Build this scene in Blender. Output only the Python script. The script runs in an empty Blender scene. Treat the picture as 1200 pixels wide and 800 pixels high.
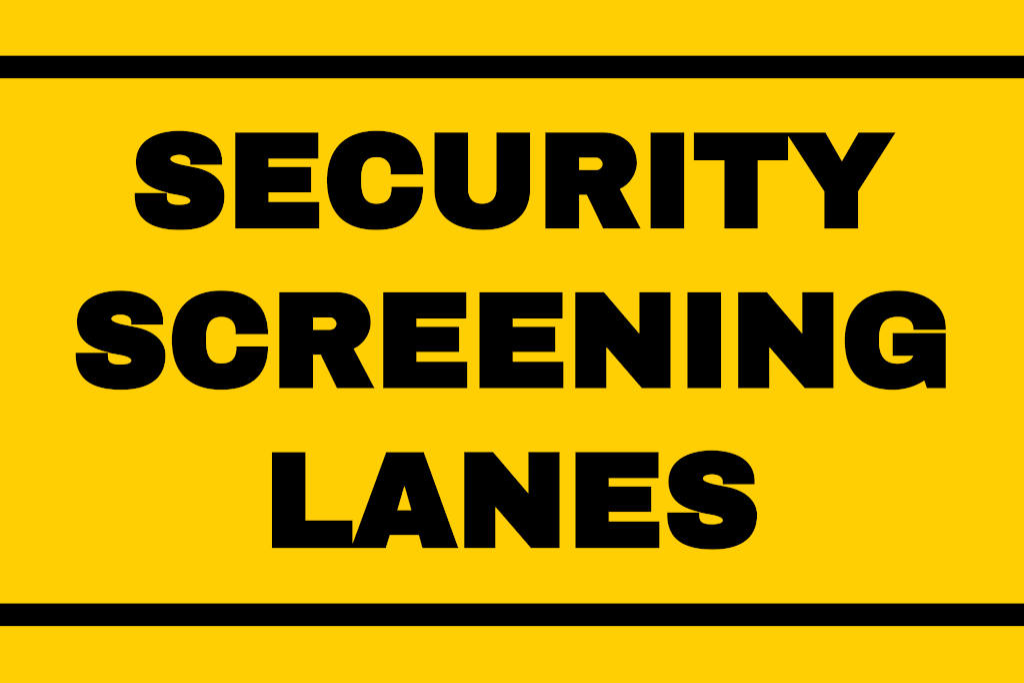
import bpy, bmesh, math
from mathutils import Vector
from mathutils.geometry import tessellate_polygon

# ---------------------------------------------------------------- the sign lies in the XZ plane and faces -Y
W, H = 1.200, 0.799             # metres of sign the close-up takes in
MM = W / 1200.0                 # one unit of the letter drawings
MMV = H / 800.0
CZ = 1.60                       # height of the sign's centre above the ground
MARGIN_X, MARGIN_Z = 0.34, 0.26 # the board runs on past the close-up
BOARD_T = 0.006                 # board thickness
FILM = 0.00025                  # thickness of the cut film (letters and stripes)

# outlines of the heavy grotesque capitals: M / L / C (cubic) commands, y pointing down, first outline = body, others = counters
GLYPHS = {
 'S': [
  [('M',223,192.85), ('L',260.2,192.85), ('C',262.39,162.88,234.96,153.25,209.8,153.25), ('C',186.89,153.25,159.4,162.25,159.4,189.6), 
   ('C',159.4,212.27,176.54,220.95,196,225.35), ('C',199.13,227.65,223.1,228.35,223.1,235), ('C',223.1,239.54,213.07,239.85,210.2,239.85), 
   ('C',201.59,239.85,195.5,238.31,195.5,230), ('L',195.5,226), ('L',158,226), ('C',156.69,260.68,182.08,269.15,211.5,269.15), 
   ('C',238.35,269.15,263.1,259.81,263.1,229), ('C',263.1,208.96,243.97,198.47,226.5,195.75), ('C',223.71,194.61,199.75,191.89,199.75,186.2), 
   ('C',199.75,181.83,207.58,181.1,210.5,181.1), ('C',215.99,181.1,223,183.39,223,189.5), ('L',223,192.85), ],
 ],
 'C': [
  [('M',458,204.15), ('L',495.85,204.15), ('C',495.96,169.3,474.51,153.2,441,153.2), ('C',404.52,153.2,383.3,174.64,383.3,211), 
   ('C',383.3,248.51,403.27,269.15,441,269.15), ('C',474.27,269.15,495.96,253.8,495.85,218.7), ('L',459,218.7), ('C',459,231.12,454.58,238.6,441,238.6), 
   ('C',424.79,238.6,423.2,223.25,423.2,210.5), ('C',423.2,197.29,425.42,183.8,441.5,183.8), ('C',451.68,183.8,458,190.39,458,200.5), ('L',458,204.15), ],
 ],
 'U': [
  [('M',509.3,155.1), ('L',509.3,222), ('C',509.3,255.67,535.01,269.15,565.5,269.15), ('C',595.6,269.15,621.2,255.17,621.2,222), ('L',621.2,155.1), 
   ('L',581.9,155.1), ('L',581.9,220.5), ('C',581.9,231.06,576.41,238.55,565.2,238.55), ('C',553.82,238.55,548.45,231.56,548.45,220.5), 
   ('L',548.45,155.1), ('L',509.3,155.1), ],
 ],
 'R': [
  [('M',639.2,155.1), ('L',639.2,267.4), ('L',678.65,267.4), ('L',678.65,228), ('L',687.85,228), ('L',706.9,267.4), ('L',750.75,267.4), ('L',726.3,221.1), 
   ('C',737.92,216.26,746.35,203.31,746.35,190.8), ('C',746.35,168.38,728.69,155.1,706.5,155.1), ('L',639.2,155.1), ],
  [('M',678.65,199.15), ('L',678.65,184.4), ('L',698.7,184.4), ('C',703.14,184.4,706.25,188.87,706.25,191.8), 
   ('C',706.25,195.31,703.25,199.15,698.7,199.15), ('L',678.65,199.15), ],
 ],
 'G': [
  [('M',1070.6,386.2), ('L',1108.4,386.2), ('C',1109.35,353.99,1079.9,340.4,1051.5,340.4), ('C',1014.11,340.4,990.1,360.25,990.1,398.5), 
   ('C',990.1,436.04,1009.3,456.45,1047,456.45), ('C',1059.35,456.45,1073.11,452.68,1083.3,445.6), ('L',1086.4,454.6), ('L',1108.4,454.6), 
   ('L',1108.4,390.05), ('L',1046.25,390.05), ('L',1046.25,416.65), ('L',1070.4,416.65), ('C',1067.31,423.99,1059.22,426.05,1052,426.05), 
   ('C',1034.72,426.05,1030,413.99,1030,398.5), ('C',1030,381.68,1034.69,370.9,1053,370.9), ('C',1062.67,370.9,1070.94,375.55,1070.6,386.2), ],
 ],
 'E': [
  [('M',275.7,155.15), ('L',275.7,267.4), ('L',374.2,267.4), ('L',374.2,236.5), ('L',314.75,236.5), ('L',314.75,225), ('L',364.6,225), ('L',364.6,195.55), 
   ('L',314.75,195.55), ('L',314.75,185.65), ('L',373.2,185.65), ('L',373.2,155.15), ],
 ],
 'I': [
  [('M',762.5,155.15), ('L',762.5,267.4), ('L',801.85,267.4), ('L',801.85,155.15), ],
 ],
 'T': [
  [('M',813.3,155.15), ('L',813.3,187.45), ('L',849,187.45), ('L',849,267.4), ('L',888.05,267.4), ('L',888.05,187.45), ('L',923.55,187.45), 
   ('L',923.55,155.15), ],
 ],
 'Y': [
  [('M',921.3,155.15), ('L',966.2,224), ('L',966.2,267.4), ('L',1005.6,267.4), ('L',1005.6,224), ('L',1049.5,155.15), ('L',1006.2,155.15), 
   ('L',986.7,189), ('L',967.3,155.15), ],
 ],
 'N': [
  [('M',674.15,342.3), ('L',674.15,454.6), ('L',710.7,454.6), ('L',710.7,406.4), ('L',752.35,454.6), ('L',785.95,454.6), ('L',785.95,342.3), 
   ('L',749.35,342.3), ('L',749.35,390.9), ('L',707.9,342.3), ],
 ],
 'L': [
  [('M',318.85,529.65), ('L',318.85,641.8), ('L',413.2,641.8), ('L',413.2,609.65), ('L',358.1,609.65), ('L',358.1,529.65), ],
 ],
 'A': [
  [('M',411.5,641.8), ('L',452.2,641.8), ('L',456.9,626.55), ('L',491,626.55), ('L',495.2,641.8), ('L',537.1,641.8), ('L',496.6,529.65), 
   ('L',452.7,529.65), ],
  [('M',465.65,597.7), ('L',473.8,569.6), ('L',474.4,569.6), ('L',482.3,597.7), ],
 ],
}

YELLOW_RGB = (0.72, 0.455, 0.0008)
SUN_POWER = 4.8

# ---------------------------------------------------------------- scene, light, camera
scene = bpy.context.scene
world = bpy.data.worlds.new('World'); scene.world = world
world.use_nodes = True
wn = world.node_tree
bg = next(n for n in wn.nodes if n.type == 'BACKGROUND')
sky = wn.nodes.new('ShaderNodeTexSky')
sky.sky_type = 'NISHITA'; sky.sun_disc = False
SUN_EL, SUN_AZ = math.radians(34), math.radians(14)      # azimuth measured from straight in front of the sign, towards +X
sky.sun_elevation = SUN_EL
to_sun = Vector((math.sin(SUN_AZ) * math.cos(SUN_EL), -math.cos(SUN_AZ) * math.cos(SUN_EL), math.sin(SUN_EL)))
sky.sun_rotation = math.atan2(to_sun.x, to_sun.y)
wn.links.new(sky.outputs[0], bg.inputs['Color'])
bg.inputs['Strength'].default_value = 0.05
sl = bpy.data.lights.new('sun', 'SUN'); sl.energy = SUN_POWER; sl.angle = math.radians(0.5); sl.color = (1.0, 0.965, 0.90)
so = bpy.data.objects.new('sun', sl); scene.collection.objects.link(so)
so.rotation_euler = to_sun.to_track_quat('Z', 'Y').to_euler(); so.location = to_sun * 6 + Vector((0, 0, CZ))
vs = scene.view_settings
vs.view_transform = 'Standard'; vs.look = 'None'; vs.exposure = 0.0; vs.gamma = 1.0; vs.use_curve_mapping = False

cd = bpy.data.cameras.new('camera'); cam = bpy.data.objects.new('camera', cd); scene.collection.objects.link(cam)
cd.sensor_fit = 'HORIZONTAL'; cd.sensor_width = 36.0; cd.lens = 85.0
cd.clip_start = 0.05; cd.clip_end = 500.0
cam.location = (0, -W * cd.lens / cd.sensor_width - FILM, CZ)
cam.rotation_euler = (math.radians(90), 0, 0)
scene.camera = cam
scene.cycles.pixel_filter_type = 'BOX'
scene.cycles.use_adaptive_sampling = False
scene.cycles.use_denoising = False
scene.cycles.use_light_tree = False
scene.cycles.sampling_pattern = 'TABULATED_SOBOL'; scene.cycles.auto_scrambling_distance = False; scene.cycles.scrambling_distance = 0.0   # same sample pattern in every pixel: clean cut edges
scene.render.dither_intensity = 0.0

# ---------------------------------------------------------------- materials
def sheet_material(name, colour, wear):
    """matt cut film / painted board: even pigment, faint unevenness of the surface"""
    m = bpy.data.materials.new(name); m.use_nodes = True
    nt = m.node_tree; b = nt.nodes['Principled BSDF']
    b.inputs['Specular IOR Level'].default_value = 0.0
    tc = nt.nodes.new('ShaderNodeTexCoord')
    nz = nt.nodes.new('ShaderNodeTexNoise'); nz.inputs['Scale'].default_value = 35.0; nz.inputs['Detail'].default_value = 6.0
    nt.links.new(tc.outputs['Object'], nz.inputs['Vector'])
    mr = nt.nodes.new('ShaderNodeMapRange'); mr.inputs['To Min'].default_value = 0.90; mr.inputs['To Max'].default_value = 1.0
    nt.links.new(nz.outputs['Fac'], mr.inputs['Value']); nt.links.new(mr.outputs['Result'], b.inputs['Roughness'])
    hs = nt.nodes.new('ShaderNodeMapRange'); hs.inputs['To Min'].default_value = 1.0 - wear; hs.inputs['To Max'].default_value = 1.0 + wear
    nt.links.new(nz.outputs['Fac'], hs.inputs['Value'])
    mx = nt.nodes.new('ShaderNodeMix'); mx.data_type = 'RGBA'; mx.blend_type = 'MULTIPLY'
    mx.inputs['Factor'].default_value = 1.0
    mx.inputs[6].default_value = (*colour, 1)
    nt.links.new(hs.outputs['Result'], mx.inputs[7])
    nt.links.new(mx.outputs[2], b.inputs['Base Color'])
    return m
YELLOW = sheet_material('yellow_sheet', YELLOW_RGB, 0.0008)
BLACK = sheet_material('black_film', (0.00002, 0.00002, 0.00002), 0.0)

# ---------------------------------------------------------------- helpers
def flatten(path, n=28):
    pts = [path[0][1:]]
    for c in path[1:]:
        if c[0] == 'L':
            pts.append(c[1:])
        else:
            p0 = Vector(pts[-1]); p1, p2, p3 = Vector(c[1:3]), Vector(c[3:5]), Vector(c[5:7])
            for i in range(1, n + 1):
                t = i / n; u = 1 - t
                pts.append(tuple(p0*u**3 + p1*3*u*u*t + p2*3*u*t*t + p3*t**3))
    out = []
    for p in pts:
        if not out or (Vector(p) - Vector(out[-1])).length > 1e-4: out.append(p)
    if (Vector(out[0]) - Vector(out[-1])).length < 1e-4: out.pop()
    return out

def spread(pts, d, hole):
    """the cut runs d outside the drawn line (mitred corners)"""
    n = len(pts); area = sum(pts[i-1][0]*pts[i][1] - pts[i][0]*pts[i-1][1] for i in range(n))
    s = (1 if area > 0 else -1) * (-1 if hole else 1)
    out = []
    for i in range(n):
        a, b, c = Vector(pts[i-1]), Vector(pts[i]), Vector(pts[(i+1) % n])
        e, f = (b - a).normalized(), (c - b).normalized()
        n1, n2 = Vector((e.y, -e.x)), Vector((f.y, -f.x))
        m = (n1 + n2); k = max(m.length_squared / 2, 0.35)
        out.append(tuple(b + m * (s * d / k)))
    return out

def film_bm(loops, y_front, y_back):
    """a cut sheet: loops of (x, z) in metres, the first the outline, the rest the openings"""
    bm = bmesh.new()
    f = [bm.verts.new((x, y_front, z)) for lp in loops for x, z in lp]
    k = [bm.verts.new((x, y_back, z)) for lp in loops for x, z in lp]
    for t in tessellate_polygon([[Vector((x, z, 0)) for x, z in lp] for lp in loops]):
        try:
            bm.faces.new([f[i] for i in t]); bm.faces.new([k[i] for i in reversed(t)])
        except ValueError:
            pass
    s = 0
    for lp in loops:
        n = len(lp)
        for i in range(n):
            j = (i + 1) % n
            bm.faces.new((f[s+i], f[s+j], k[s+j], k[s+i]))
        s += n
    bmesh.ops.recalc_face_normals(bm, faces=bm.faces)
    return bm

def part(name, bm, mat, parent, label=None, loc=(0, 0, 0)):
    me = bpy.data.meshes.new(name); bm.to_mesh(me); bm.free(); me.materials.append(mat)
    o = bpy.data.objects.new(name, me); scene.collection.objects.link(o)
    o.parent = parent; o.location = loc
    if label: o['label'] = label
    return o

# ---------------------------------------------------------------- the sign
sign = bpy.data.objects.new('security_sign', None); scene.collection.objects.link(sign)
sign.location = (0, 0, CZ)
sign['label'] = 'flat yellow sign with bold black capitals reading SECURITY SCREENING LANES between two black stripes'
sign['category'] = 'sign'

# board: rounded corners, thin arris round the face
def board():
    hw, hh, r = W/2 + MARGIN_X, H/2 + MARGIN_Z, 0.035
    lp = []
    for cx, cz, a0 in ((hw-r, hh-r, 0), (-hw+r, hh-r, 90), (-hw+r, -hh+r, 180), (hw-r, -hh+r, 270)):
        for i in range(13):
            a = math.radians(a0 + 90*i/12); lp.append((cx + r*math.cos(a), cz + r*math.sin(a)))
    return film_bm([lp], 0.0, BOARD_T)
part('sign_board', board(), YELLOW, sign)

def X(u): return (u - 600.0) * MM
def Z(v): return (400.0 - v) * MMV
HX = W/2 + MARGIN_X
for v0, v1 in ((64.9, 91.7), (706.65, 733.45)):
    c = (Z(v0) + Z(v1)) / 2; h = (Z(v0) - Z(v1)) / 2
    part('stripe', film_bm([[(-HX, -h), (HX, -h), (HX, h), (-HX, h)]], -FILM, 0.0005), BLACK, sign, loc=(0, 0, c))

# where each drawing was made (left edge, base line), then the three lines of lettering: letter, shift of its drawing
HOME = {'N': 454.6, 'G': 454.6, 'L': 641.8, 'A': 641.8}
LINES = [
    ('SECURITY', 267.4, [0, 0, 0, 0, 0, 0, 0, 0]),
    ('SCREENING', 454.6, [-69.15, -181.8, -311.9, 173.4, 286.2, 0, 43.15, 190.95, 0]),
    ('LANES', 641.8, [0, 0, -130.05, 398.7, 624.1]),
]
ORDINAL = ('first', 'second', 'third', 'fourth', 'fifth', 'sixth', 'seventh', 'eighth', 'ninth')
meshes = {}
for word, base, shifts in LINES:
    for i, (ch, dx) in enumerate(zip(word, shifts)):
        home = HOME.get(ch, 267.4)
        loc = (dx * MM, 0, -(base - home) * MMV)
        label = 'black capital %s, %s letter of %s' % (ch, ORDINAL[i], word)
        if ch in meshes:
            o = meshes[ch].copy(); scene.collection.objects.link(o); o.parent = sign
            o.location = loc; o['label'] = label
        else:
            loops = [[(X(u), Z(v)) for u, v in spread(flatten(p), 0.13, q > 0)] for q, p in enumerate(GLYPHS[ch])]
            front = -FILM - (0.00008 if ch in 'YA' else 0.0)     # where Y laps the T and A laps the L its film lies on top
            meshes[ch] = part('letter', film_bm(loops, front, 0.0005), BLACK, sign, label, loc)
